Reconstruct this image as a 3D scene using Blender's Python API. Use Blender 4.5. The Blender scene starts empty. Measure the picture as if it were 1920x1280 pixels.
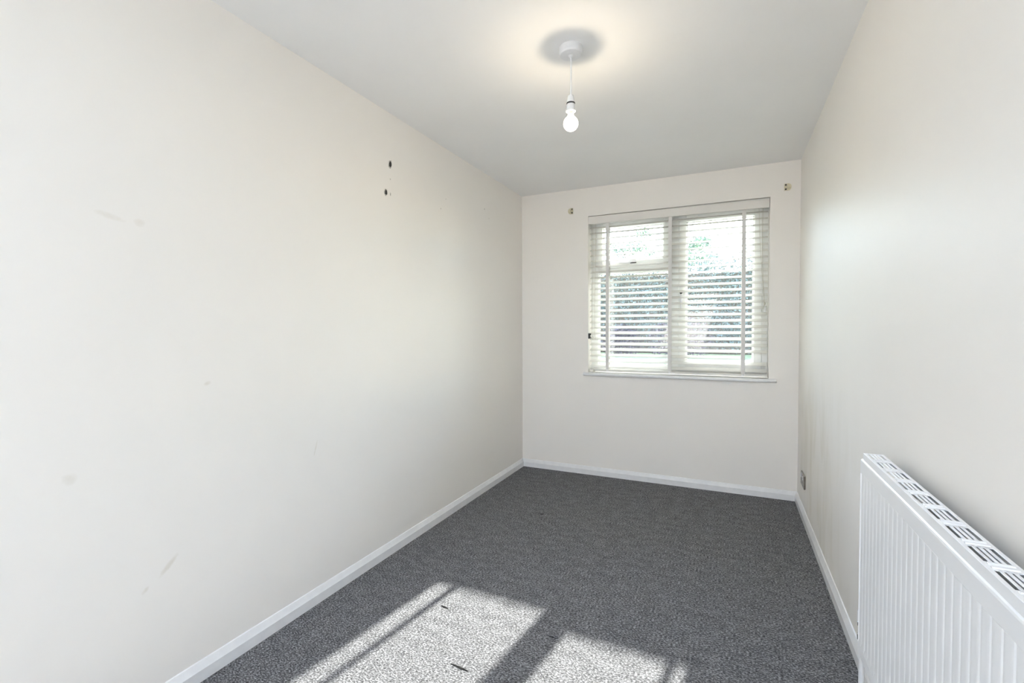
import bpy, bmesh, math, random
from mathutils import Matrix, Vector

# ------------------------------------------------------------------ camera, sky, sun, lights, exposure
S = bpy.context.scene
C = S.collection
W, H, REAR = 2.124, 2.40, -8.60            # room width, height, rear wall (window wall stands at y = 0)

cam_d = bpy.data.cameras.new('camera')
cam_d.sensor_width = 36.0
cam_d.lens = 879.9 / 1920 * 36.0
cam_d.clip_start = 0.02
cam = bpy.data.objects.new('camera', cam_d)
C.objects.link(cam)
yaw, pitch, roll = 0.43459, -0.02647, -0.00407
fw = Vector((-math.sin(yaw) * math.cos(pitch), math.cos(yaw) * math.cos(pitch), math.sin(pitch)))
rt = Vector((math.cos(yaw), math.sin(yaw), 0))
up = rt.cross(fw)
r2 = math.cos(roll) * rt + math.sin(roll) * up
u2 = -math.sin(roll) * rt + math.cos(roll) * up
m = Matrix((r2, u2, -fw)).transposed().to_4x4()
m.translation = Vector((1.6818, -3.8431, 1.2277))
cam.matrix_world = m
S.camera = cam

SUN_EL, SUN_SLOPE = math.radians(24.1), 0.13
world = bpy.data.worlds.new('sky')
S.world = world
world.use_nodes = True
wn = world.node_tree
wn.nodes.clear()
sky = wn.nodes.new('ShaderNodeTexSky')
sky.sky_type = 'NISHITA'
sky.sun_disc = False
sky.sun_elevation = SUN_EL
sky.sun_rotation = math.atan2(SUN_SLOPE, 1.0)
sky.air_density, sky.dust_density, sky.ozone_density = 1.0, 0.3, 1.0
bg = wn.nodes.new('ShaderNodeBackground')
bg.inputs['Strength'].default_value = 1.4
wo = wn.nodes.new('ShaderNodeOutputWorld')
haze = wn.nodes.new('ShaderNodeHueSaturation')          # thin white haze pales the blue
haze.inputs['Saturation'].default_value = 0.72
wn.links.new(sky.outputs[0], haze.inputs['Color'])
wn.links.new(haze.outputs[0], bg.inputs['Color'])
wn.links.new(bg.outputs[0], wo.inputs['Surface'])

sun_d = bpy.data.lights.new('sun', 'SUN')
sun_d.energy = 17.0
sun_d.angle = math.radians(0.85)
sun_d.color = (1.0, 0.965, 0.91)
sun = bpy.data.objects.new('sun', sun_d)
C.objects.link(sun)
travel = Vector((-SUN_SLOPE, -1.0, -math.tan(SUN_EL) * math.hypot(1, SUN_SLOPE)))
sun.rotation_euler = travel.to_track_quat('-Z', 'Y').to_euler()
sun.location = (2.5, 8, 6)

# unseen ceiling gap added behind the camera so sky light brightens the near walls
FILL_GAP_X0, FILL_GAP_X1, FILL_GAP_Y0, FILL_GAP_Y1 = 0.52, 1.56, -8.2, -4.6

S.view_settings.view_transform = 'Standard'
S.view_settings.look = 'None'
S.view_settings.gamma = 1.0
S.view_settings.use_curve_mapping = False
S.view_settings.exposure = 0.77
S.cycles.diffuse_bounces = 7
S.cycles.max_bounces = 12
S.cycles.transparent_max_bounces = 16


# ------------------------------------------------------------------ helpers
class MB:
    """collects shapes and links them as one mesh object"""
    def __init__(self):
        self.bm = bmesh.new()

    def face(self, vs):
        try:
            self.bm.faces.new(vs)
        except ValueError:
            pass

    def box(self, a, b, bevel=0.0, seg=1):
        x0, y0, z0 = a
        x1, y1, z1 = b
        t = bmesh.new()
        v = [t.verts.new(p) for p in ((x0, y0, z0), (x1, y0, z0), (x1, y1, z0), (x0, y1, z0),
                                      (x0, y0, z1), (x1, y0, z1), (x1, y1, z1), (x0, y1, z1))]
        for f in ((3, 2, 1, 0), (4, 5, 6, 7), (0, 1, 5, 4), (1, 2, 6, 5), (2, 3, 7, 6), (3, 0, 4, 7)):
            t.faces.new([v[i] for i in f])
        if bevel:
            bmesh.ops.bevel(t, geom=list(t.edges), offset=bevel, segments=seg, affect='EDGES', profile=0.5)
        self.merge(t)
        return self

    def merge(self, t, mat=None):
        if mat is not None:
            bmesh.ops.transform(t, matrix=mat, verts=t.verts)
        me = bpy.data.meshes.new('tmp')
        t.to_mesh(me)
        t.free()
        self.bm.from_mesh(me)
        bpy.data.meshes.remove(me)

    def prism(self, prof, p0, p1, ax, ay):
        """extrude a 2-D profile from p0 to p1; profile axes ax, ay are world vectors"""
        p0, p1, ax, ay = Vector(p0), Vector(p1), Vector(ax), Vector(ay)
        A = [self.bm.verts.new(p0 + ax * a + ay * b) for a, b in prof]
        B = [self.bm.verts.new(p1 + ax * a + ay * b) for a, b in prof]
        n = len(prof)
        for i in range(n):
            j = (i + 1) % n
            self.face((A[i], A[j], B[j], B[i]))
        self.face(list(reversed(A)))
        self.face(B)
        return self

    def lathe(self, prof, c=(0, 0, 0), n=40, axis='Z'):
        """prof: (radius, height) list, turned around an axis through c"""
        rings = []
        for r, h in prof:
            ring = []
            for i in range(n):
                a = 2 * math.pi * i / n
                q = {'Z': (r * math.cos(a), r * math.sin(a), h), 'X': (h, r * math.cos(a), r * math.sin(a)),
                     'Y': (r * math.sin(a), h, r * math.cos(a))}[axis]
                ring.append(self.bm.verts.new((c[0] + q[0], c[1] + q[1], c[2] + q[2])))
            rings.append(ring)
        for a, b in zip(rings, rings[1:]):
            for i in range(n):
                j = (i + 1) % n
                self.face((a[i], a[j], b[j], b[i]))
        self.face(list(reversed(rings[0])))
        self.face(rings[-1])
        return self

    def tube(self, pts, r, n=10):
        pts = [Vector(p) for p in pts]
        rings = []
        for i, p in enumerate(pts):
            d = (pts[min(i + 1, len(pts) - 1)] - pts[max(i - 1, 0)]).normalized()
            e = Vector((0, 0, 1)) if abs(d.z) < 0.9 else Vector((1, 0, 0))
            a = d.cross(e).normalized()
            b = d.cross(a)
            rr = r[i] if isinstance(r, (list, tuple)) else r
            rings.append([self.bm.verts.new(p + a * rr * math.cos(2 * math.pi * k / n) + b * rr * math.sin(2 * math.pi * k / n))
                          for k in range(n)])
        for a, b in zip(rings, rings[1:]):
            for i in range(n):
                j = (i + 1) % n
                self.face((a[i], a[j], b[j], b[i]))
        self.face(list(reversed(rings[0])))
        self.face(rings[-1])
        return self

    def mesh(self, name, mat, smooth=False, angle=None):
        bmesh.ops.recalc_face_normals(self.bm, faces=self.bm.faces)
        me = bpy.data.meshes.new(name)
        self.bm.to_mesh(me)
        self.bm.free()
        me.materials.append(mat)
        if smooth:
            me.polygons.foreach_set('use_smooth', [True] * len(me.polygons))
            if angle is not None:
                me.set_sharp_from_angle(angle=math.radians(angle))
        return me

    def build(self, name, mat, parent=None, smooth=False, angle=35, loc=None, label=None):
        return link(name, self.mesh(name, mat, smooth, angle), parent, loc, label)


def link(name, me, parent=None, loc=None, label=None):
    o = bpy.data.objects.new(name, me)
    C.objects.link(o)
    if parent is not None:
        o.parent = parent
        o.matrix_parent_inverse = parent.matrix_basis.inverted()
    if loc is not None:
        o.location = loc
    if label:
        o['label'] = label
    return o


def empty(name, loc):
    o = bpy.data.objects.new(name, None)
    o.location = loc
    o.empty_display_size = 0.05
    C.objects.link(o)
    return o


def tag(o, label, cat, group=None, kind=None):
    o['label'] = label
    o['category'] = cat
    if group:
        o['group'] = group
    if kind:
        o['kind'] = kind
    return o


def new_mat(name, color, rough=0.5, metal=0.0, spec=0.5):
    mt = bpy.data.materials.new(name)
    mt.use_nodes = True
    p = mt.node_tree.nodes['Principled BSDF']
    p.inputs['Base Color'].default_value = (*color, 1)
    p.inputs['Roughness'].default_value = rough
    p.inputs['Metallic'].default_value = metal
    p.inputs['Specular IOR Level'].default_value = spec
    return mt


def N(mt, kind, **kw):
    n = mt.node_tree.nodes.new(kind)
    for k, v in kw.items():
        if hasattr(n, k):
            setattr(n, k, v)
        else:
            n.inputs[k].default_value = v
    return n


def L(mt, a, b):
    mt.node_tree.links.new(a, b)


def grain(mt, c1, c2, scale, bump=0.0, dist=0.001, detail=3.0, stretch=(1, 1, 1), lo=0.35, hi=0.65):
    """noise-driven colour variation and fine relief on a principled material"""
    p = mt.node_tree.nodes['Principled BSDF']
    tc = N(mt, 'ShaderNodeTexCoord')
    mp = N(mt, 'ShaderNodeMapping')
    mp.inputs['Scale'].default_value = stretch
    no = N(mt, 'ShaderNodeTexNoise', Scale=scale, Detail=detail)
    rp = N(mt, 'ShaderNodeValToRGB')
    rp.color_ramp.elements[0].position, rp.color_ramp.elements[1].position = lo, hi
    rp.color_ramp.elements[0].color, rp.color_ramp.elements[1].color = (*c1, 1), (*c2, 1)
    L(mt, tc.outputs['Object'], mp.inputs['Vector'])
    L(mt, mp.outputs[0], no.inputs['Vector'])
    L(mt, no.outputs['Fac'], rp.inputs['Fac'])
    L(mt, rp.outputs[0], p.inputs['Base Color'])
    if bump:
        bp = N(mt, 'ShaderNodeBump', Strength=bump, Distance=dist)
        L(mt, no.outputs['Fac'], bp.inputs['Height'])
        L(mt, bp.outputs[0], p.inputs['Normal'])
    return mt


# ------------------------------------------------------------------ materials
def wall_paint(name, base, scuffs=(), axis='x', streaks=False):
    """cream emulsion with faint roller relief, a low wave in the plaster and scuff marks of their own shape"""
    mt = new_mat(name, base, 0.5, 0, 0.35)
    p = mt.node_tree.nodes['Principled BSDF']
    tc = N(mt, 'ShaderNodeTexCoord')
    patch = N(mt, 'ShaderNodeTexNoise', Scale=2.2, Detail=4.0)
    L(mt, tc.outputs['Object'], patch.inputs['Vector'])
    mr = N(mt, 'ShaderNodeMapRange')
    for k, v in (('From Min', 0.3), ('From Max', 0.7), ('To Min', 0.985), ('To Max', 1.0)):
        mr.inputs[k].default_value = v
    L(mt, patch.outputs['Fac'], mr.inputs['Value'])
    col = N(mt, 'ShaderNodeVectorMath', operation='SCALE')
    col.inputs[0].default_value = base
    L(mt, mr.outputs[0], col.inputs['Scale'])
    out = col.outputs[0]

    def darken(out, fac, tint):
        mx = N(mt, 'ShaderNodeMix', data_type='RGBA', blend_type='MULTIPLY')
        L(mt, fac, mx.inputs['Factor'])
        L(mt, out, mx.inputs['A'])
        mx.inputs['B'].default_value = (*tint, 1)
        return mx.outputs['Result']

    for (cy, cz, ry, rz, ang, amt) in scuffs:           # rubbed marks at fixed spots on the wall
        mp = N(mt, 'ShaderNodeMapping', vector_type='TEXTURE')
        mp.inputs['Location'].default_value = (0, cy, cz)
        mp.inputs['Rotation'].default_value = (ang, 0, 0)
        mp.inputs['Scale'].default_value = (1, ry, rz)
        wob = N(mt, 'ShaderNodeTexNoise', Scale=60.0, Detail=3.0)
        L(mt, tc.outputs['Object'], mp.inputs['Vector'])
        sx = N(mt, 'ShaderNodeSeparateXYZ')
        L(mt, mp.outputs[0], sx.inputs[0])
        hy = N(mt, 'ShaderNodeMath', operation='MULTIPLY')
        L(mt, sx.outputs['Y'], hy.inputs[0]); L(mt, sx.outputs['Y'], hy.inputs[1])
        hz = N(mt, 'ShaderNodeMath', operation='MULTIPLY_ADD')
        L(mt, sx.outputs['Z'], hz.inputs[0]); L(mt, sx.outputs['Z'], hz.inputs[1]); L(mt, hy.outputs[0], hz.inputs[2])
        L(mt, tc.outputs['Object'], wob.inputs['Vector'])
        ad = N(mt, 'ShaderNodeMath', operation='ADD')
        L(mt, hz.outputs[0], ad.inputs[0]); L(mt, wob.outputs['Fac'], ad.inputs[1])
        r = N(mt, 'ShaderNodeMapRange', clamp=True)
        for k, v in (('From Min', 0.5), ('From Max', 1.3), ('To Min', amt), ('To Max', 0.0)):
            r.inputs[k].default_value = v
        L(mt, ad.outputs[0], r.inputs['Value'])
        out = darken(out, r.outputs[0], (0.80, 0.77, 0.70))
    if streaks:                                          # greasy vertical rub marks low down near the window end
        mp = N(mt, 'ShaderNodeMapping')
        mp.inputs['Scale'].default_value = (1, 2.4, 0.9)
        mp.inputs['Rotation'].default_value = (0.45, 0, 0)
        sn = N(mt, 'ShaderNodeTexNoise', Scale=2.6, Detail=7.0, Distortion=0.8)
        L(mt, tc.outputs['Object'], mp.inputs['Vector'])
        L(mt, mp.outputs[0], sn.inputs['Vector'])
        r = N(mt, 'ShaderNodeMapRange', clamp=True)
        for k, v in (('From Min', 0.45), ('From Max', 0.75), ('To Min', 0.0), ('To Max', 0.65)):
            r.inputs[k].default_value = v
        L(mt, sn.outputs['Fac'], r.inputs['Value'])
        sx = N(mt, 'ShaderNodeSeparateXYZ')
        L(mt, tc.outputs['Object'], sx.inputs[0])
        wy = N(mt, 'ShaderNodeMapRange', clamp=True)
        for k, v in (('From Min', -2.0), ('From Max', -1.0), ('To Min', 0.0), ('To Max', 1.0)):
            wy.inputs[k].default_value = v
        L(mt, sx.outputs['Y'], wy.inputs['Value'])
        wz = N(mt, 'ShaderNodeMapRange', clamp=True)
        for k, v in (('From Min', 1.05), ('From Max', 0.55), ('To Min', 0.0), ('To Max', 1.0)):
            wz.inputs[k].default_value = v
        L(mt, sx.outputs['Z'], wz.inputs['Value'])
        m1 = N(mt, 'ShaderNodeMath', operation='MULTIPLY')
        L(mt, wy.outputs[0], m1.inputs[0]); L(mt, wz.outputs[0], m1.inputs[1])
        m2 = N(mt, 'ShaderNodeMath', operation='MULTIPLY')
        L(mt, m1.outputs[0], m2.inputs[0]); L(mt, r.outputs[0], m2.inputs[1])
        out = darken(out, m2.outputs[0], (0.80, 0.78, 0.70))
    L(mt, out, p.inputs['Base Color'])
    fine = N(mt, 'ShaderNodeTexNoise', Scale=260.0, Detail=2.0)
    wave = N(mt, 'ShaderNodeTexNoise', Scale=3.5, Detail=2.0)
    L(mt, tc.outputs['Object'], fine.inputs['Vector']); L(mt, tc.outputs['Object'], wave.inputs['Vector'])
    b1 = N(mt, 'ShaderNodeBump', Strength=0.08, Distance=0.0006)
    b2 = N(mt, 'ShaderNodeBump', Strength=0.25, Distance=0.006)
    L(mt, fine.outputs['Fac'], b1.inputs['Height']); L(mt, wave.outputs['Fac'], b2.inputs['Height'])
    L(mt, b1.outputs[0], b2.inputs['Normal'])
    L(mt, b2.outputs[0], p.inputs['Normal'])
    return mt


CREAM = (0.895, 0.862, 0.815)
M = {}
M['wall_left'] = wall_paint('cream_paint_left', CREAM, scuffs=[
    (-2.79, 1.04, 0.018, 0.009, 0.3, 0.5), (-2.93, 0.45, 0.050, 0.012, 0.75, 0.55), (-2.99, 1.565, 0.020, 0.016, 0.0, 0.35),
    (-3.18, 0.81, 0.022, 0.022, 0.0, 0.35), (-2.317, 0.697, 0.004, 0.045, -0.3, 0.6), (-3.07, 1.57, 0.05, 0.012, -0.2, 0.3),
    (-3.0, 0.40, 0.018, 0.008, 0.75, 0.45)])
M['wall_right'] = wall_paint('cream_paint_right', CREAM, streaks=True)
M['wall_back'] = wall_paint('cream_paint_back', CREAM)
M['ceiling'] = new_mat('ceiling_white', (0.78, 0.775, 0.765), 0.75, 0, 0.3)
grain(M['ceiling'], (0.897, 0.893, 0.887), (0.912, 0.908, 0.902), 3.0, 0.12, 0.004)
M['gloss'] = grain(new_mat('white_gloss_paint', (0.84, 0.84, 0.84), 0.28), (0.82, 0.82, 0.825), (0.86, 0.86, 0.86), 25, 0.05, 0.001)
M['pvc'] = grain(new_mat('white_pvc', (0.80, 0.81, 0.79), 0.3), (0.79, 0.80, 0.78), (0.82, 0.82, 0.81), 12)
M['slat'] = grain(new_mat('cream_slat_wood', (0.82, 0.80, 0.76), 0.55, 0, 0.3), (0.745, 0.735, 0.695), (0.785, 0.775, 0.735), 30, stretch=(0.1, 1, 1))
M['valance'] = grain(new_mat('cream_valance_wood', (0.80, 0.765, 0.70), 0.45), (0.78, 0.755, 0.715), (0.80, 0.775, 0.735), 20, stretch=(0.1, 1, 1))
M['tape'] = grain(new_mat('white_ladder_tape_cloth', (0.78, 0.76, 0.74), 0.9), (0.74, 0.72, 0.70), (0.80, 0.79, 0.77), 700, 0.3, 0.0005)
M['cord'] = grain(new_mat('blind_cord', (0.62, 0.60, 0.52), 0.8), (0.55, 0.53, 0.46), (0.68, 0.66, 0.58), 500)
M['clear'] = new_mat('pale_plastic_tassel', (0.72, 0.72, 0.70), 0.25)
grain(M['clear'], (0.68, 0.68, 0.66), (0.76, 0.76, 0.74), 60)
M['black'] = grain(new_mat('black_plastic', (0.03, 0.03, 0.03), 0.45), (0.022, 0.022, 0.022), (0.04, 0.04, 0.04), 90)
M['radiator'] = grain(new_mat('radiator_white_enamel', (0.9, 0.9, 0.905), 0.3), (0.895, 0.897, 0.90), (0.91, 0.91, 0.915), 14)
M['fin'] = grain(new_mat('grey_convector_steel', (0.34, 0.35, 0.36), 0.5), (0.42, 0.44, 0.46), (0.58, 0.60, 0.63), 18)
M['chrome'] = grain(new_mat('chrome', (0.6, 0.6, 0.6), 0.18, 1.0), (0.55, 0.55, 0.55), (0.65, 0.65, 0.65), 40)
M['steel'] = grain(new_mat('brushed_steel', (0.36, 0.34, 0.31), 0.28, 1.0), (0.32, 0.30, 0.27), (0.40, 0.38, 0.35), 60, stretch=(1, 0.05, 1))
M['white_plastic'] = grain(new_mat('white_plastic', (0.82, 0.82, 0.83), 0.35), (0.81, 0.81, 0.82), (0.83, 0.83, 0.84), 40)
M['cream_plastic'] = grain(new_mat('aged_cream_plastic', (0.68, 0.62, 0.44), 0.4), (0.64, 0.58, 0.40), (0.72, 0.66, 0.50), 120)
M['brass'] = grain(new_mat('brass_cap', (0.80, 0.60, 0.30), 0.3, 1.0), (0.75, 0.55, 0.26), (0.82, 0.63, 0.34), 60)
M['hole'] = grain(new_mat('dark_plug_hole', (0.03, 0.028, 0.025), 0.9), (0.015, 0.014, 0.012), (0.07, 0.065, 0.06), 400)
M['chip'] = grain(new_mat('chipped_plaster', (0.50, 0.47, 0.42), 0.9), (0.42, 0.40, 0.36), (0.60, 0.57, 0.52), 300)

# pearl bulb: part of the lamp light shines straight through the skin, part makes the skin glow
mb_ = bpy.data.materials.new('lit_pearl_bulb')
mb_.use_nodes = True
mb_.node_tree.nodes.clear()
btr = N(mb_, 'ShaderNodeBsdfTransparent')
bem = N(mb_, 'ShaderNodeEmission', Strength=6.0)
bem.inputs['Color'].default_value = (1.0, 0.88, 0.68, 1)
bmx = N(mb_, 'ShaderNodeMixShader')
bmx.inputs[0].default_value = 0.45
bo = N(mb_, 'ShaderNodeOutputMaterial')
L(mb_, btr.outputs[0], bmx.inputs[1]); L(mb_, bem.outputs[0], bmx.inputs[2]); L(mb_, bmx.outputs[0], bo.inputs['Surface'])
M['bulb'] = mb_

# clear window glass: what is not mirrored passes straight through
mg = bpy.data.materials.new('clear_glass')
mg.use_nodes = True
mg.node_tree.nodes.clear()
tr = N(mg, 'ShaderNodeBsdfTransparent'); tr.inputs['Color'].default_value = (0.95, 0.97, 0.965, 1)
gl = N(mg, 'ShaderNodeBsdfGlossy', Roughness=0.0)
fr = N(mg, 'ShaderNodeFresnel', IOR=1.5)
mx = N(mg, 'ShaderNodeMixShader')
og = N(mg, 'ShaderNodeOutputMaterial')
L(mg, fr.outputs[0], mx.inputs[0]); L(mg, tr.outputs[0], mx.inputs[1]); L(mg, gl.outputs[0], mx.inputs[2])
L(mg, mx.outputs[0], og.inputs['Surface'])
M['glass'] = mg

# grey mottled loop-pile carpet
mc = new_mat('grey_mottled_carpet', (0.1, 0.1, 0.1), 0.95, 0, 0.1)
p = mc.node_tree.nodes['Principled BSDF']
tc = N(mc, 'ShaderNodeTexCoord')
mp = N(mc, 'ShaderNodeMapping'); mp.inputs['Scale'].default_value = (0.55, 1, 1)
L(mc, tc.outputs['Object'], mp.inputs['Vector'])
n1 = N(mc, 'ShaderNodeTexNoise', Scale=205.0, Detail=4.0, Roughness=0.7)
n2 = N(mc, 'ShaderNodeTexNoise', Scale=26.0, Detail=3.0)
L(mc, mp.outputs[0], n1.inputs['Vector']); L(mc, mp.outputs[0], n2.inputs['Vector'])
ad = N(mc, 'ShaderNodeMath', operation='MULTIPLY_ADD')
ad.inputs[1].default_value = 0.12
L(mc, n2.outputs['Fac'], ad.inputs[0]); L(mc, n1.outputs['Fac'], ad.inputs[2])
rp = N(mc, 'ShaderNodeValToRGB')
cr = rp.color_ramp
cr.elements[0].position, cr.elements[0].color = 0.42, (0.030, 0.030, 0.032, 1)
cr.elements[1].position, cr.elements[1].color = 0.73, (0.48, 0.48, 0.50, 1)
e = cr.elements.new(0.56); e.color = (0.135, 0.135, 0.140, 1)
L(mc, ad.outputs[0], rp.inputs['Fac'])
L(mc, rp.outputs[0], p.inputs['Base Color'])
bp = N(mc, 'ShaderNodeBump', Strength=0.5, Distance=0.004)
L(mc, n1.outputs['Fac'], bp.inputs['Height'])
L(mc, bp.outputs[0], p.inputs['Normal'])
M['carpet'] = mc
M['snag'] = grain(new_mat('carpet_backing', (0.02, 0.02, 0.02), 1.0, 0, 0.0), (0.012, 0.012, 0.012), (0.03, 0.03, 0.03), 400)

M['bounce'] = grain(new_mat('pale_bounce_floor', (0.72, 0.70, 0.66), 0.4), (0.74, 0.73, 0.70), (0.82, 0.81, 0.78), 6, stretch=(1, 0.1, 1))  # pale floor added behind the camera to bounce light onto the ceiling

# outdoors
M['brick'] = grain(new_mat('outer_wall_render', (0.5, 0.42, 0.36), 0.9), (0.42, 0.34, 0.29), (0.56, 0.48, 0.42), 12, 0.3, 0.004)
M['lawn'] = grain(new_mat('mown_grass', (0.18, 0.24, 0.10), 0.95), (0.20, 0.25, 0.12), (0.34, 0.38, 0.22), 3.5, 0.4, 0.02)
M['paving'] = grain(new_mat('pale_paving', (0.55, 0.54, 0.50), 0.85), (0.48, 0.47, 0.44), (0.62, 0.61, 0.57), 4)
M['leaf_hedge'] = grain(new_mat('hedge_leaf', (0.06, 0.10, 0.08), 0.6), (0.075, 0.105, 0.11), (0.20, 0.255, 0.26), 2.4, detail=6)
M['leaf_tree'] = grain(new_mat('tree_leaf', (0.10, 0.15, 0.10), 0.6), (0.09, 0.15, 0.12), (0.20, 0.28, 0.20), 2.0, detail=5)
M['leaf_purple'] = grain(new_mat('copper_leaf', (0.07, 0.045, 0.055), 0.6), (0.05, 0.04, 0.055), (0.13, 0.10, 0.12), 3.0, detail=5)
M['bark'] = grain(new_mat('bark', (0.10, 0.08, 0.06), 0.9), (0.06, 0.05, 0.04), (0.14, 0.11, 0.09), 8, 0.5, 0.02)

# ------------------------------------------------------------------ the room
OX0, OX1, OZ0, OZ1 = 0.604, 1.937, 0.862, 2.165         # window opening
FY0, FY1, WY = 0.092, 0.152, 0.25                        # window frame depth range, wall thickness


def struct(o, label, cat):
    return tag(o, label, cat, kind='structure')


b = MB(); b.box((-0.12, REAR - 0.12, -0.12), (W + 0.12, -4.02, 0.0))
struct(b.build('floor_rear', M['bounce']), 'pale laminate floor added unseen behind the carpet to throw light upward', 'floor')
b = MB(); b.box((-0.12, -4.02, -0.12), (W + 0.12, WY, 0.0))
floor = struct(b.build('floor', M['carpet']), 'grey mottled loop-pile carpet covering the whole floor', 'floor')
b = MB()
b.box((-0.12, FILL_GAP_Y1, H), (W + 0.12, WY, H + 0.12)); b.box((-0.12, REAR - 0.12, H), (W + 0.12, FILL_GAP_Y0, H + 0.12))
b.box((-0.12, FILL_GAP_Y0, H), (FILL_GAP_X0, FILL_GAP_Y1, H + 0.12)); b.box((FILL_GAP_X1, FILL_GAP_Y0, H), (W + 0.12, FILL_GAP_Y1, H + 0.12))  # ceiling pieces leave the added fill-light gap open
struct(b.build('ceiling', M['ceiling']), 'plain matt white ceiling with a pendant hanging from it', 'ceiling')
b = MB(); b.box((-0.12, REAR, 0), (0, 0, H))
wall_left = struct(b.build('wall_left', M['wall_left']), 'long bare cream wall with two dark screw holes', 'wall')
b = MB(); b.box((W, REAR, 0), (W + 0.12, 0, H))
wall_right = struct(b.build('wall_right', M['wall_right']), 'bare cream wall behind the white radiator', 'wall')
b = MB()
b.box((-0.12, 0, 0), (OX0, WY, H)); b.box((OX1, 0, 0), (W + 0.12, WY, H))
b.box((OX0, 0, 0), (OX1, WY, OZ0 - 0.026)); b.box((OX0, 0, OZ1), (OX1, WY, H))
bmesh.ops.remove_doubles(b.bm, verts=b.bm.verts, dist=1e-5)
struct(b.build('wall_back', M['wall_back']), 'cream end wall with the window in it', 'wall')
b = MB(); b.box((-0.12, REAR - 0.12, 0), (W + 0.12, REAR, H))       # wall behind the photographer
struct(b.build('wall_rear', M['wall_back']), 'plain cream rear wall facing the window', 'wall')

# skirting boards: square lower face under a splayed top
SK = [(0, 0), (0.016, 0), (0.016, 0.041), (0.0145, 0.0435), (0.004, 0.066), (0.0, 0.068)]
ty = 0.016
for nm, p0, p1, ax, lab in (
        ('baseboard_left', (0, REAR, 0), (0, 0, 0), (1, 0, 0), 'white gloss skirting board along the long bare wall'),
        ('baseboard_back', (0, 0, 0), (W, 0, 0), (0, -1, 0), 'white gloss skirting board below the window'),
        ('baseboard_right', (W, REAR, 0), (W, 0, 0), (-1, 0, 0), 'white gloss skirting board along the radiator wall')):
    b = MB(); b.prism(SK, p0, p1, ax, (0, 0, 1))
    struct(b.build(nm, M['gloss']), lab, 'skirting board')

# window board (sill) with rounded nose
b = MB()
b.box((OX0, -0.004, OZ0 - 0.026), (OX1, FY0, OZ0))
nose = [(0, 0), (0.024, 0), (0.030, 0.004), (0.033, 0.010), (0.033, 0.016), (0.030, 0.022), (0.024, 0.026), (0, 0.026)]
b.prism(nose, (OX0 - 0.036, 0, OZ0 - 0.026), (OX1 + 0.05, 0, OZ0 - 0.026), (0, -1, 0), (0, 0, 1))
struct(b.build('trim_1', M['gloss'], smooth=True), 'white rounded window sill board under the blind', 'window sill')

# ---- window: frame, fixed pane lower left, top-hung vent above it, side-hung casement on the right
win = struct(empty('window_1', (1.27, FY0, OZ0)), 'white framed casement window with small top vent behind the blind', 'window')
BV = 0.004
ML, MR = 1.236, 1.316                                    # mullion
TZ0, TZ1 = 1.692, 1.748                                  # transom
b = MB()
b.box((OX0, FY0, OZ0), (0.668, FY1, OZ1), BV)
b.box((1.890, FY0, OZ0), (OX1, FY1, OZ1), BV)
b.box((0.660, FY0 + .001, OZ0), (1.895, FY1 - .001, 0.930), BV)
b.box((0.660, FY0 + .001, 2.108), (1.895, FY1 - .001, OZ1), BV)
b.box((ML, FY0 + .0005, 0.92), (MR, FY1 - .0005, 2.12), BV)
b.box((0.660, FY0 + .0015, TZ0), (ML + .004, FY1 - .0015, TZ1), BV)
b.build('window_frame', M['pvc'], win)


def sash(name, x0, x1, z0, z1, w, yf):
    s = MB()
    s.box((x0, yf, z0), (x0 + w, FY1 - .006, z1), BV); s.box((x1 - w, yf, z0), (x1, FY1 - .006, z1), BV)
    s.box((x0 + w - .003, yf + .0008, z0), (x1 - w + .003, FY1 - .007, z0 + w), BV)
    s.box((x0 + w - .003, yf + .0008, z1 - w), (x1 - w + .003, FY1 - .007, z1), BV)
    return s.build(name, M['pvc'], win)


def pane(parent, x0, x1, z0, z1):
    g = MB(); g.box((x0, 0.124, z0), (x1, 0.128, z1))
    return g.build('glass_pane', M['glass'], parent)


def bead(parent, x0, x1, z0, z1, y=0.112, w=0.010):
    s = MB()
    s.box((x0, y, z0), (x0 + w, 0.124, z1), .002); s.box((x1 - w, y, z0), (x1, 0.124, z1), .002)
    s.box((x0, y, z0), (x1, 0.1235, z0 + w), .002); s.box((x0, y, z1 - w), (x1, 0.1235, z1), .002)
    return s.build('glazing_bead', M['pvc'], parent)


vent = sash('top_vent_sash', 0.655, 1.246, 1.738, 2.118, 0.050, FY0 - 0.012)
pane(vent, 0.700, 1.200, 1.784, 2.072); bead(vent, 0.703, 1.198, 1.786, 2.070)
case = sash('casement_sash', 1.312, 1.896, 0.918, 2.118, 0.056, FY0 - 0.012)
pane(case, 1.364, 1.844, 0.970, 2.066); bead(case, 1.366, 1.842, 0.972, 2.064)
pane(win, 0.664, 1.240, 0.926, 1.696); bead(win, 0.666, 1.238, 0.928, 1.694)
# casement handle with a dark lock button, and the stay of the little vent
b = MB()
b.box((1.322, FY0 - .024, 1.44), (1.346, FY0 - .012, 1.53), .004, 2)
b.tube([(1.334, FY0 - .022, 1.50), (1.334, FY0 - .042, 1.495), (1.334, FY0 - .048, 1.46), (1.334, FY0 - .045, 1.385)], [.009, .009, .009, .007], 10)
hd = b.build('window_handle', M['white_plastic'], case, smooth=True)
b = MB(); b.lathe([(0.0095, 0.0), (0.0095, -0.012), (0.006, -0.016)], (1.334, FY0 - .040, 1.505), 16, 'Y')
b.build('lock_button', M['black'], hd)
b = MB()
b.box((0.93, FY0 - .030, 1.772), (0.985, FY0 - .012, 1.790), .003)
b.tube([(0.955, FY0 - .024, 1.778), (0.925, FY0 - .034, 1.768), (0.845, FY0 - .034, 1.770)], .006, 8)
b.build('vent_handle', M['white_plastic'], vent, smooth=True)
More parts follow.
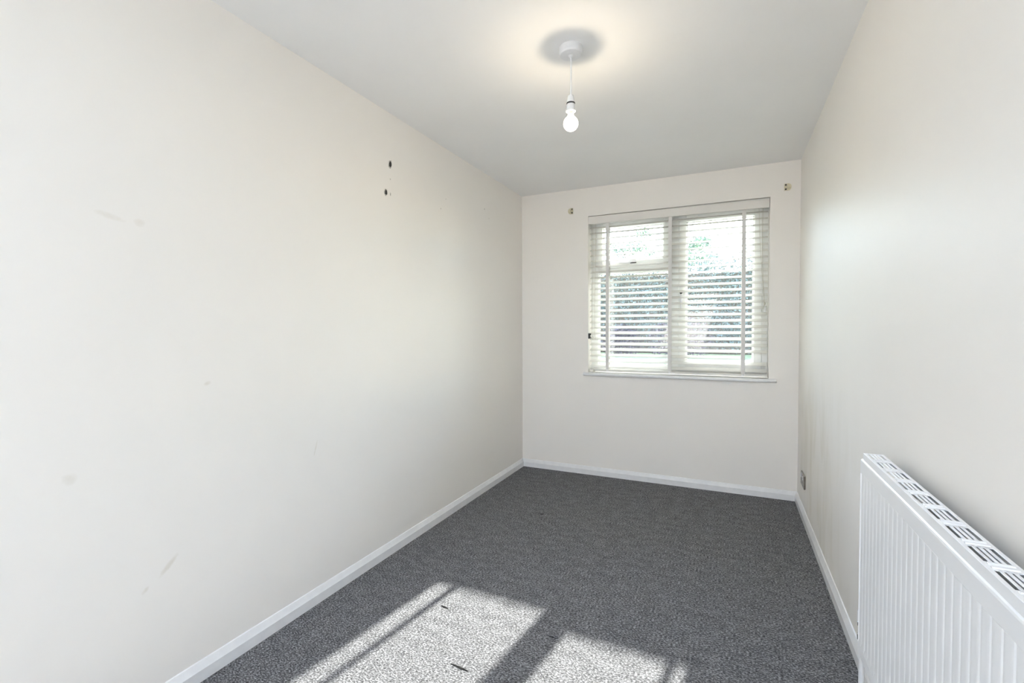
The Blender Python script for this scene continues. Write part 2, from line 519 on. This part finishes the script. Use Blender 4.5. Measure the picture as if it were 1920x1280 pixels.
b = MB(); b.box((0.935, FY0 - .022, 1.763), (0.985, FY0 - .012, 1.770), .001)  # black strip put in for the shaded underside of the vent handle
b.build('handle_shade_strip', M['black'], vent)
b = MB(); b.prism([(0, 0), (0.16, -0.05), (0.16, -0.075), (0, -0.03)], (OX0 - .05, FY1, OZ0 - 0.005), (OX1 + .05, FY1, OZ0 - 0.005), (0, 1, 0), (0, 0, 1))
b.build('outer_sill', M['pvc'], win)

# ------------------------------------------------------------------ venetian blind
BX0, BX1, BY = OX0 + 0.010, OX1 - 0.009, 0.034
blind = tag(empty('venetian_blind', (1.27, BY, OZ0)), 'cream wooden venetian blind with white ladder tapes filling the window', 'blind')
NS, ZT, ZB = 26, 2.070, 0.9155
TILT = math.radians(25.0)
sl = MB(); sl.box((-(BX1 - BX0) / 2, -0.025, -0.0014), ((BX1 - BX0) / 2, 0.025, 0.0014), 0.0009)
slat_me = sl.mesh('slat', M['slat'])
brk = MB(); brk.box((-(BX1 - BX0) / 2, -0.025, -0.0014), (1.752 - (BX0 + BX1) / 2, 0.025, 0.0014), 0.0009)
short_me = brk.mesh('short_slat', M['slat'])
random.seed(4)
for i in range(NS):
    z = ZT + (ZB - ZT) * i / (NS - 1)
    s = link('slat', short_me if i == 23 else slat_me)
    s.parent = blind
    s.location = (((BX0 + BX1) / 2 - 1.27) + random.uniform(-.002, .002), 0, z - OZ0)
    s.rotation_euler = (TILT + math.radians(random.uniform(-1.0, 1.0)), math.radians(random.uniform(-.08, .08)), 0)
    if i == 23:
        s['label'] = 'slat broken off short at the tape nearest the radiator wall'
# valance board hiding the head rail; its upper edge drops slightly to the right
b = MB(); t = bmesh.new()
vz = [(OX0 + .003, 2.1585, 2.096), (OX1 - .004, 2.1480, 2.090)]
vs = []
for yy in (-0.008, 0.004):
    vs.append([t.verts.new((vz[0][0], yy, vz[0][2])), t.verts.new((vz[1][0], yy, vz[1][2])),
               t.verts.new((vz[1][0], yy, vz[1][1])), t.verts.new((vz[0][0], yy, vz[0][1]))])
t.faces.new(vs[0]); t.faces.new(list(reversed(vs[1])))
for i in range(4):
    j = (i + 1) % 4
    t.faces.new((vs[0][j], vs[0][i], vs[1][i], vs[1][j]))
bmesh.ops.bevel(t, geom=list(t.edges), offset=.002, segments=2, affect='EDGES')
b.merge(t)
b.build('valance', M['valance'], blind)
b = MB(); b.box((BX0 - .008, 0.022, 2.105), (BX1 + .007, 0.064, 2.1645), .002)
b.build('head_rail', M['pvc'], blind)
b = MB(); b.box((BX0, BY - .026, 0.8725), (BX1, BY + .026, 0.8915), .004, 2)
rail = b.build('bottom_rail', M['slat'], blind)
dy, dz = 0.025 * math.cos(TILT), 0.025 * math.sin(TILT)
rg = MB(); rg.prism([(-.004, 0), (.004, 0), (.004, -.0008), (-.004, -.0008)], (0, -dy - .001, -dz), (0, dy + .001, dz), (1, 0, 0), (0, 0, 1))
rung_me = rg.mesh('tape_rung', M['tape'])
for x in (0.762, 1.2545, 1.771):
    b = MB()
    b.box((x - .0135, BY - dy - .0022, 0.874), (x + .0135, BY - dy - .0012, 2.10))
    b.box((x - .0135, BY + dy + .0012, 0.874), (x + .0135, BY + dy + .0022, 2.10))
    tp = b.build('ladder_tape', M['tape'], blind)
    for i in range(NS):                                    # rungs the slats lie on
        z = ZT + (ZB - ZT) * i / (NS - 1) - 0.0022
        link('tape_rung', rung_me, tp, (x, BY, z))
    b = MB(); b.lathe([(.009, 0), (.009, -.004), (.005, -.006)], (x, BY - .026, 0.880), 14, 'Y')
    b.build('tape_button', M['white_plastic'], rail)
# lift cords on the right, knotted into a pale tassel
b = MB()
CX = 1.907
for k, (x0, sw) in enumerate(((1.866, 0.004), (1.893, -0.006))):
    pts = [(x0, BY - .026, 2.10)]
    for q in range(1, 13):
        f = q / 12
        pts.append((x0 + (CX - x0) * f ** 2 + sw * math.sin(3.1 * f), BY - .034 - .008 * f, 2.10 - f * 0.685))
    b.tube(pts, .0013, 6)
b.tube([(CX, BY - .042, 1.418), (CX - .001, BY - .042, 1.410), (CX + .001, BY - .042, 1.402), (CX - .002, BY - .042, 1.392), (CX - .010, BY - .042, 1.372), (CX - .020, BY - .042, 1.352)], [.002, .006, .0065, .003, .0015, .001], 8)
cd = b.build('lift_cord', M['cord'], blind, smooth=True)
b = MB(); b.lathe([(.003, 0.040), (.007, 0.036), (.0105, 0.012), (.0115, 0.0), (.009, -.004), (.002, -.005)], (CX + .006, BY - .043, 1.345), 18, 'Z')
b.build('tassel', M['clear'], cd, smooth=True)
# tilt cords on the left
b = MB()
for k, x0 in enumerate((0.640, 0.662)):
    pts = [(x0 + .004 * math.sin(q * .5 + k), BY - .032, 2.10 - q / 10 * (0.88 + .08 * k)) for q in range(11)]
    b.tube(pts, .0013, 6)
b.build('tilt_cord', M['cord'], blind, smooth=True)
# lost bracket: little hold-down at the left end of the bottom rail
b = MB(); b.lathe([(.011, 0), (.011, -.006), (.006, -.010)], (0.652, BY - .026, 0.876), 14, 'Y')
b.build('hold_down_pin', M['cord'], rail)

# small dark cleat with a loop of cord, fixed on the left reveal
b = MB()
cle = tag(empty('cord_cleat', (OX0, 0.02, 1.165)), 'small dark cord cleat fixed on the window reveal beside the blind', 'cleat')
b.box((OX0, -0.004, 1.144), (OX0 + .013, 0.018, 1.190), .003)
b.prism([(0, 0), (.016, .004), (.020, .020), (.014, .022), (.010, .010), (0, .010)], (OX0 + .003, 0.002, 1.168), (OX0 + .003, 0.012, 1.168), (1, 0, 0), (0, 0, 1))
b.prism([(0, 0), (.016, -.004), (.022, -.020), (.014, -.022), (.010, -.010), (0, -.010)], (OX0 + .003, 0.002, 1.166), (OX0 + .003, 0.012, 1.166), (1, 0, 0), (0, 0, 1))
b.build('cleat_body', M['black'], cle)
b = MB(); b.tube([(OX0 + .016, 0.0, 1.150), (OX0 + .030, 0.0, 1.156), (OX0 + .040, 0.0, 1.166), (OX0 + .044, 0.0, 1.158), (OX0 + .036, 0.0, 1.142), (OX0 + .042, 0.0, 1.134)], .002, 6)
b.build('cord_loop', M['cord'], cle, smooth=True)

# ------------------------------------------------------------------ curtain-track end brackets
for (x, z, s, lab) in ((0.4515, 2.222, 1, 'cream plastic curtain bracket on the end wall near the long bare wall'),
                       (2.045, 2.219, -1, 'cream plastic curtain bracket on the end wall close to the radiator wall')):
    r = tag(empty('curtain_bracket', (x, 0, z)), lab, 'bracket', 'curtain brackets either side of the window')
    b = MB(); t = bmesh.new()
    prof = [(0.022, 0.024), (0.022, -0.024)] + [(-0.002 - 0.020 * math.sin(a), -0.024 * math.cos(a)) for a in [math.pi * k / 10 for k in range(11)]]
    prof = [(s * a, c) for a, c in prof]
    b.prism(prof, (x, 0, z), (x, -0.007, z), (1, 0, 0), (0, 0, 1))
    b.build('base_plate', M['cream_plastic'], r)
    b = MB()
    pr2 = [(s * a, c) for a, c in [(0.004, 0.012), (0.004, -0.012)] + [(-0.004 - 0.012 * math.sin(a), -0.012 * math.cos(a)) for a in [math.pi * k / 8 for k in range(9)]]]
    b.prism(pr2, (x, -0.006, z), (x, -0.020, z), (1, 0, 0), (0, 0, 1))
    b.build('socket_boss', M['cream_plastic'], r)
    for dz in (0.015, -0.015):
        b = MB(); b.lathe([(.0060, -.0060), (.0060, -.0078), (.004, -.0084)], (x + s * 0.013, 0, z + dz), 14, 'Y')
        b.build('screw', M['hole'], r)

# ------------------------------------------------------------------ pendant lamp
LX, LY = 1.0705, -1.932
lamp = tag(empty('pendant_lamp', (LX, LY, H)), 'white ceiling pendant with a bare glowing bulb on a short flex', 'lamp')
b = MB(); b.lathe([(.0475, 0), (.0475, -.024), (.0462, -.029), (.0435, -.0315), (.010, -.0325), (.008, -.038), (.0045, -.041), (.003, -.041)], (LX, LY, H), 64)
b.build('ceiling_rose', M['white_plastic'], lamp, smooth=True)
b = MB(); b.tube([(LX, LY, H - .038), (LX + .0008, LY, 2.34), (LX + .0016, LY, 2.28), (LX + .0010, LY, 2.23), (LX, LY, 2.195)], .0036, 12)
b.build('flex', M['white_plastic'], lamp, smooth=True)
b = MB(); b.lathe([(.004, 2.203), (.0115, 2.202), (.0125, 2.199), (.0165, 2.176), (.0165, 2.173), (.004, 2.173)], (LX, LY, 0), 40)
hold = b.build('lamp_holder', M['white_plastic'], lamp, smooth=True)
b = MB(); b.lathe([(.0150, 2.174), (.0172, 2.173), (.0182, 2.170), (.0178, 2.168), (.0150, 2.167)], (LX, LY, 0), 40)
b.build('holder_ring', M['black'], hold, smooth=True)
b = MB(); b.lathe([(.0155, 2.168), (.0170, 2.166), (.0172, 2.144), (.0200, 2.143), (.0206, 2.140), (.0200, 2.137), (.0150, 2.136), (.0150, 2.166)], (LX, LY, 0), 40)
b.build('shade_ring', M['white_plastic'], hold, smooth=True)
bulb_prof = [(.0010, 2.0560)]
for k in range(1, 22):
    a = math.pi * k / 24
    bulb_prof.append((.0312 * math.sin(a), 2.0872 - .0312 * math.cos(a)))
bulb_prof += [(.0150, 2.1165), (.0132, 2.121), (.0122, 2.126), (.0118, 2.129)]
b = MB(); b.lathe(bulb_prof, (LX, LY, 0), 48)
blb = b.build('bulb', M['bulb'], lamp, smooth=True)
b = MB(); b.lathe([(.0105, 2.128), (.0120, 2.1285), (.0120, 2.150), (.010, 2.154), (.003, 2.155)], (LX, LY, 0), 32)
cap = b.build('bulb_cap', M['brass'], blb, smooth=True)
gd = bpy.data.lights.new('filament_glow', 'POINT')
gd.energy = 3.6
gd.color = (1.0, 0.84, 0.60)
gd.shadow_soft_size = 0.006
go = bpy.data.objects.new('filament_glow', gd)
C.objects.link(go)
go.parent = blb
go.matrix_parent_inverse = blb.matrix_world.inverted()
go.location = (LX, LY, 2.0885)

# ------------------------------------------------------------------ radiator on the right wall
RX, RY0, RLEN, RZ0, RZ1 = 2.038, -2.148, 36 * 0.0333, 0.255, 0.838
rad = tag(empty('radiator', (RX + .04, RY0 - RLEN / 2, RZ0)), 'white ribbed panel radiator with slotted top grille on the wall', 'radiator')
# front panel: 36 pressed flutes between plain bands at top and bottom, cut as a relief sheet
PIT = 0.0333
ys, dep = [0.0, 0.0008], [0.0, 0.0]
for i in range(36):
    for k in range(9 if i == 35 else 8):                      # each flute bows slightly towards the room
        f = k / 8
        ys.append(i * PIT + (0.004 if i == 0 and k == 0 else PIT - 0.003 if k == 8 else f * PIT))
        dep.append(1.0 - 0.42 * (1 - abs(2 * f - 1) ** 5))
ys += [RLEN - 0.0008, RLEN]; dep += [0.0, 0.0]
zs = [(RZ0, 0), (RZ0 + .004, 0), (RZ0 + .030, 0), (RZ0 + .046, 1), (RZ1 - .0435, 1), (RZ1 - .040, 0), (RZ1 - .006, 0)]
b = MB(); bm = b.bm
rows = []
for z, zf in zs:
    rows.append([bm.verts.new((RX + 0.0034 * d * zf, RY0 - y, z)) for y, d in zip(ys, dep)])
arc = [(0.0012, -.002), (0.004, 0.0), (0.013, 0.0)]
for dx, dz in arc:                                            # rolled top edge
    rows.append([bm.verts.new((RX + dx, RY0 - y, RZ1 + dz)) for y in ys])
low = [bm.verts.new((RX + 0.013, RY0 - y, RZ0)) for y in ys]
rows.insert(0, low)
back = [[bm.verts.new((RX + 0.013, RY0 - y, z)) for y in (0, RLEN)] for z in (RZ0, RZ1)]
for a, c in zip(rows, rows[1:]):
    for i in range(len(a) - 1):
        b.face((a[i], a[i + 1], c[i + 1], c[i]))
b.face((back[0][0], back[0][1], back[1][1], back[1][0]))
e0 = [r[0] for r in rows]; e1 = [r[-1] for r in rows]
b.face(e0); b.face(list(reversed(e1)))
bmesh.ops.remove_doubles(bm, verts=bm.verts, dist=1e-5)
b.build('front_panel', M['radiator'], rad)
# end panel edges, rear convector fins
GX0, GX1, GZ = RX + 0.0035, RX + 0.052, 0.858
for y in (RY0 - .010, RY0 - RLEN + .0085):
    b = MB(); b.box((RX + .013, y - .0012, RZ0 + .03), (GX1, y, RZ1 + .004), .0004)
    b.build('end_panel', M['radiator'], rad)
b = MB()
zig = []
n = int(RLEN / 0.0167) - 1
for i in range(n):
    y = RY0 - 0.018 - i * 0.0167
    for q, xx in ((0, RX + .014), (.004, RX + .046), (.0083, RX + .046), (.0123, RX + .014)):
        zig.append((xx, y - q))
A = [b.bm.verts.new((x, y, RZ0 + .05)) for x, y in zig]
B = [b.bm.verts.new((x, y, RZ1 - .020)) for x, y in zig]
for i in range(len(zig) - 1):
    b.face((A[i], A[i + 1], B[i + 1], B[i]))
b.build('convector_fins', M['fin'], rad)
# top grille: rim, cross bridges, lengthwise bars
b = MB()
GY0, GY1 = RY0 - .013, RY0 - RLEN + .013
b.box((GX0, GY1, GZ - .020), (GX0 + .0014, GY0, GZ), .0005)
b.box((GX1 - .0014, GY1, GZ - .020), (GX1, GY0, GZ), .0005)
b.box((GX0, GY1, GZ - .0012), (GX0 + .0075, GY0, GZ + .0004), .0005)
b.box((GX1 - .0075, GY1, GZ - .0012), (GX1, GY0, GZ + .0004), .0005)
b.box((GX0, GY0 - .010, GZ - .0012), (GX1, GY0, GZ + .0002), .0004)
b.box((GX0, GY1, GZ - .0012), (GX1, GY1 + .010, GZ + .0002), .0004)
gr = b.build('top_grille', M['radiator'], rad)
MODP, SLOT = 0.0905, 0.060
bar = MB(); bar.box((-.0027, -SLOT / 2 - .004, -.0014), (.0027, SLOT / 2 + .004, .0), .0005)
bar_me = bar.mesh('grille_bar', M['radiator'])
brg = MB()
brg.box((-(GX1 - GX0) / 2 + .006, -.0150, -.0014), ((GX1 - GX0) / 2 - .006, .0150, .0))
for q in (-.0065, .0065):
    brg.prism([(-.0035, 0), (.0035, 0), (.0022, .0022), (-.0022, .0022)], (-(GX1 - GX0) / 2 + .008, q, 0), ((GX1 - GX0) / 2 - .008, q, 0), (0, 1, 0), (0, 0, 1))
brg_me = brg.mesh('grille_bridge', M['radiator'])
nm = int((GY0 - GY1 - .02) / MODP) + 1
for k in range(nm):
    yc = GY0 - .010 - SLOT / 2 - k * MODP
    if yc - SLOT / 2 < GY1 + .008:
        break
    for q in range(3):
        x = GX0 + .0075 + (GX1 - GX0 - .015) * (q + 1) / 4
        link('grille_bar', bar_me, gr, (x, yc, GZ + .0002))
    yb = yc - MODP / 2
    if yb > GY1 + .012:
        link('grille_bridge', brg_me, gr, ((GX0 + GX1) / 2, yb, GZ + .0002))
# wall brackets behind
for y in (RY0 - .2, RY0 - RLEN + .2):
    b = MB(); b.box((GX1 - .006, y - .02, RZ0 + .06), (W - .001, y + .02, RZ1 - .05), .001)
    b.build('wall_hook', M['radiator'], rad)
# lockshield valve and its painted pipe rising from the floor
PX, PY = 2.0605, -2.090
b = MB(); b.tube([(PX, PY, 0.0), (PX, PY, 0.20), (PX, PY, 0.262)], .0078, 16)
pipe = b.build('supply_pipe', M['gloss'], rad, smooth=True)
b = MB(); b.lathe([(.0120, .004), (.0135, .002), (.0135, 0), (.006, 0)], (PX, PY, 0), 20)
b.build('pipe_collar', M['gloss'], pipe, smooth=True)
b = MB()
b.lathe([(.006, .258), (.0125, .260), (.0125, .276), (.0095, .280), (.0095, .300), (.012, .303), (.012, .314), (.008, .317)], (PX, PY, 0), 12)
b.tube([(PX, PY, .290), (PX, PY - .03, .290), (PX, PY - .062, .290)], [.009, .0105, .009], 12)
vv = b.build('lockshield_valve', M['chrome'], rad, smooth=True)
b = MB(); b.lathe([(.0125, .316), (.0135, .319), (.0125, .348), (.009, .352), (.002, .353)], (PX, PY, 0), 20)
b.build('valve_cap', M['white_plastic'], vv, smooth=True)

# ------------------------------------------------------------------ double socket low on the right wall
sk = tag(empty('power_socket', (W, -0.315, 0.243)), 'brushed steel double power socket low on the radiator wall', 'socket')
b = MB(); b.box((W - .010, -0.388, 0.200), (W, -0.242, 0.286), .003, 2)
b.build('face_plate', M['steel'], sk)
for yc in (-0.276, -0.354):
    b = MB(); b.box((W - .014, yc - .008, 0.252), (W - .009, yc + .008, 0.274), .0015)
    b.build('rocker_switch', M['white_plastic'], sk)
    b = MB(); b.box((W - .0108, yc - .017, 0.208), (W - .0095, yc + .017, 0.244), .0005)
    b.build('outlet_insert', M['steel'], sk)
    b = MB()
    b.box((W - .0114, yc - .002, 0.232), (W - .0105, yc + .002, 0.241)); b.box((W - .0114, yc - .013, 0.216), (W - .0105, yc - .007, 0.220))
    b.box((W - .0114, yc + .007, 0.216), (W - .0105, yc + .013, 0.220))
    b.build('pin_slots', M['black'], sk)

# ------------------------------------------------------------------ marks on the left wall and the carpet
random.seed(9)
for (y, z, ry, rz, tilt) in ((-1.784, 2.125, .009, .017, -.25), (-1.822, 1.964, .009, .014, -.2)):
    b = MB()
    for nm_, k, x in (('plaster_chip', 1.45, 0.0008), ('screw_hole', 1.0, 0.0014)):
        q = MB()
        pts = []
        for i in range(14):
            a = 2 * math.pi * i / 14
            j = random.uniform(.85, 1.15) * k
            yy, zz = ry * j * math.cos(a), rz * j * math.sin(a)
            pts.append((yy * math.cos(tilt) - zz * math.sin(tilt), yy * math.sin(tilt) + zz * math.cos(tilt)))
        q.prism(pts, (-.004, y, z), (x, y, z), (0, 1, 0), (0, 0, 1))
        q.build(nm_, M['chip'] if nm_ == 'plaster_chip' else M['hole'], wall_left)
    b.bm.free()
for (y, z, s) in ((-1.7846, 1.964, .010), (-1.2327, 2.0745, .005), (-1.2928, 1.9987, .006), (-.7014, 2.1303, .009), (-.63, 2.075, .005), (-1.785, 2.045, .006)):
    q = MB()
    pts = [(s * .45 * random.uniform(.5, 1.2) * math.cos(2 * math.pi * i / 9), s * random.uniform(.6, 1.1) * math.sin(2 * math.pi * i / 9)) for i in range(9)]
    q.prism(pts, (-.004, y, z), (.0006, y, z), (0, 1, 0), (0, 0, 1))
    q.build('paint_nick', M['chip'], wall_left)
for (x0, y0, x1, y1, w) in ((.527, -2.114, .566, -2.119, .006), (.762, -2.405, .838, -2.411, .006), (1.022, -2.109, 1.072, -2.111, .003), (.545, -.968, .575, -.964, .008)):
    q = MB()
    n = 9
    top, bot = [], []
    for i in range(n):
        f = i / (n - 1)
        ww = w * (0.35 + math.sin(math.pi * f)) * random.uniform(.6, 1.1) * .5
        cx, cy = x0 + (x1 - x0) * f, y0 + (y1 - y0) * f + random.uniform(-.001, .001)
        top.append((cx, cy + ww)); bot.append((cx, cy - ww))
    q.prism(bot + top[::-1], (0, 0, -.002), (0, 0, .0012), (1, 0, 0), (0, 1, 0))
    q.build('carpet_snag', M['snag'], floor)

# ------------------------------------------------------------------ the garden outside
GZ0 = -0.22
b = MB(); b.box((-30, WY, GZ0 - .2), (30, 42, GZ0))
struct(b.build('garden_lawn', M['lawn']), 'sunlit garden lawn beyond the window', 'lawn')
rng = random.Random(21)


def leaves(bm, centre, rad_, count, size, shell=0.55):
    """scatter small leaf-spray quads through the outer shell of an ellipsoid"""
    cx, cy, cz = centre
    for _ in range(count):
        while True:
            v = Vector((rng.uniform(-1, 1), rng.uniform(-1, 1), rng.uniform(-1, 1)))
            if shell < v.length < 1:
                break
        p = Vector((cx + v.x * rad_[0], cy + v.y * rad_[1], cz + v.z * rad_[2]))
        if p.z < GZ0 + .05:
            continue
        d = Vector((rng.gauss(0, 1), rng.gauss(0, 1), rng.gauss(0, .7))).normalized()
        e = d.cross(Vector((rng.gauss(0, 1), rng.gauss(0, 1), rng.gauss(0, 1)))).normalized()
        s = size * rng.uniform(.6, 1.4)
        vs_ = [bm.verts.new(p + d * s), bm.verts.new(p + e * s * .45), bm.verts.new(p - d * s), bm.verts.new(p - e * s * .45)]
        bm.faces.new(vs_)


# tall hedge closing off the garden
HY = 25.0
hed = tag(empty('garden_hedge', (-3, HY, GZ0)), 'tall dense dark green hedge across the end of the garden', 'hedge')
b = MB()
core = MB()
x = -15.0
while x < 9.0:
    h = 5.1 + 0.5 * math.sin(x * .7) + rng.uniform(-.35, .35) + (0.5 if -5 < x < -2 else 0)
    leaves(b.bm, (x, HY + rng.uniform(-.3, .3), GZ0 + h * .5), (1.1, 1.0, h * .54), 4800, .06)
    x += 0.75
core.box((-15.5, HY - .35, GZ0), (9.5, HY + .35, 4.3), .1)
core.build('hedge_core', M['bark'], hed)
b.build('foliage', M['leaf_hedge'], hed)

for nm, lab, cx, cy, top, rx, n_, mat_ in (
        ('garden_tree', 'pale leafy tree top rising above the hedge behind the top vent', -5.0, 31.0, 8.4, 1.6, 420, 'leaf_tree'),
        ('garden_tree', 'loose leafy tree top rising above the hedge behind the right casement', -0.1, 30.0, 7.7, 1.6, 520, 'leaf_tree')):
    r = tag(empty(nm, (cx, cy, GZ0)), lab, 'tree', 'trees beyond the hedge')
    b = MB()
    b.tube([(cx, cy, GZ0), (cx + .1, cy, 3), (cx - .1, cy, top * .75)], [.22, .16, .06], 8)
    for k in range(7):
        a = rng.uniform(0, 6.28); z0 = top * rng.uniform(.5, .72)
        b.tube([(cx, cy, z0), (cx + rx * .8 * math.cos(a), cy + rx * .8 * math.sin(a), z0 + top * .18)], [.05, .015], 6)
    b.build('trunk', M['bark'], r)
    b = MB()
    for k in range(9):
        a = rng.uniform(0, 6.28)
        q = rng.uniform(.1, 1)
        leaves(b.bm, (cx + rx * q * math.cos(a), cy + rx * q * math.sin(a), top * rng.uniform(.66, .95)), (.7, .7, .45), n_ // 3, .11, 0.0)
    b.build('foliage', M[mat_], r)

for cx, cy, rx, h, lab in ((-3.6, 21.5, 1.1, 1.7, 'low purple-brown shrub in front of the hedge behind the fixed pane'),
                           (-0.6, 21.0, 1.6, 2.1, 'broad purple-brown shrub in front of the hedge behind the casement')):
    r = tag(empty('garden_shrub', (cx, cy, GZ0)), lab, 'shrub', 'purple shrubs by the hedge')
    b = MB(); leaves(b.bm, (cx, cy, GZ0 + h * .42), (rx, .8, h * .58), 2600, .07, .3)
    b.build('foliage', M['leaf_purple'], r)
    b = MB()
    for k in range(6):
        a = k * 1.05
        b.tube([(cx, cy, GZ0), (cx + rx * .5 * math.cos(a), cy + .4 * math.sin(a), GZ0 + h * .7)], [.04, .012], 6)
    b.build('stems', M['bark'], r)
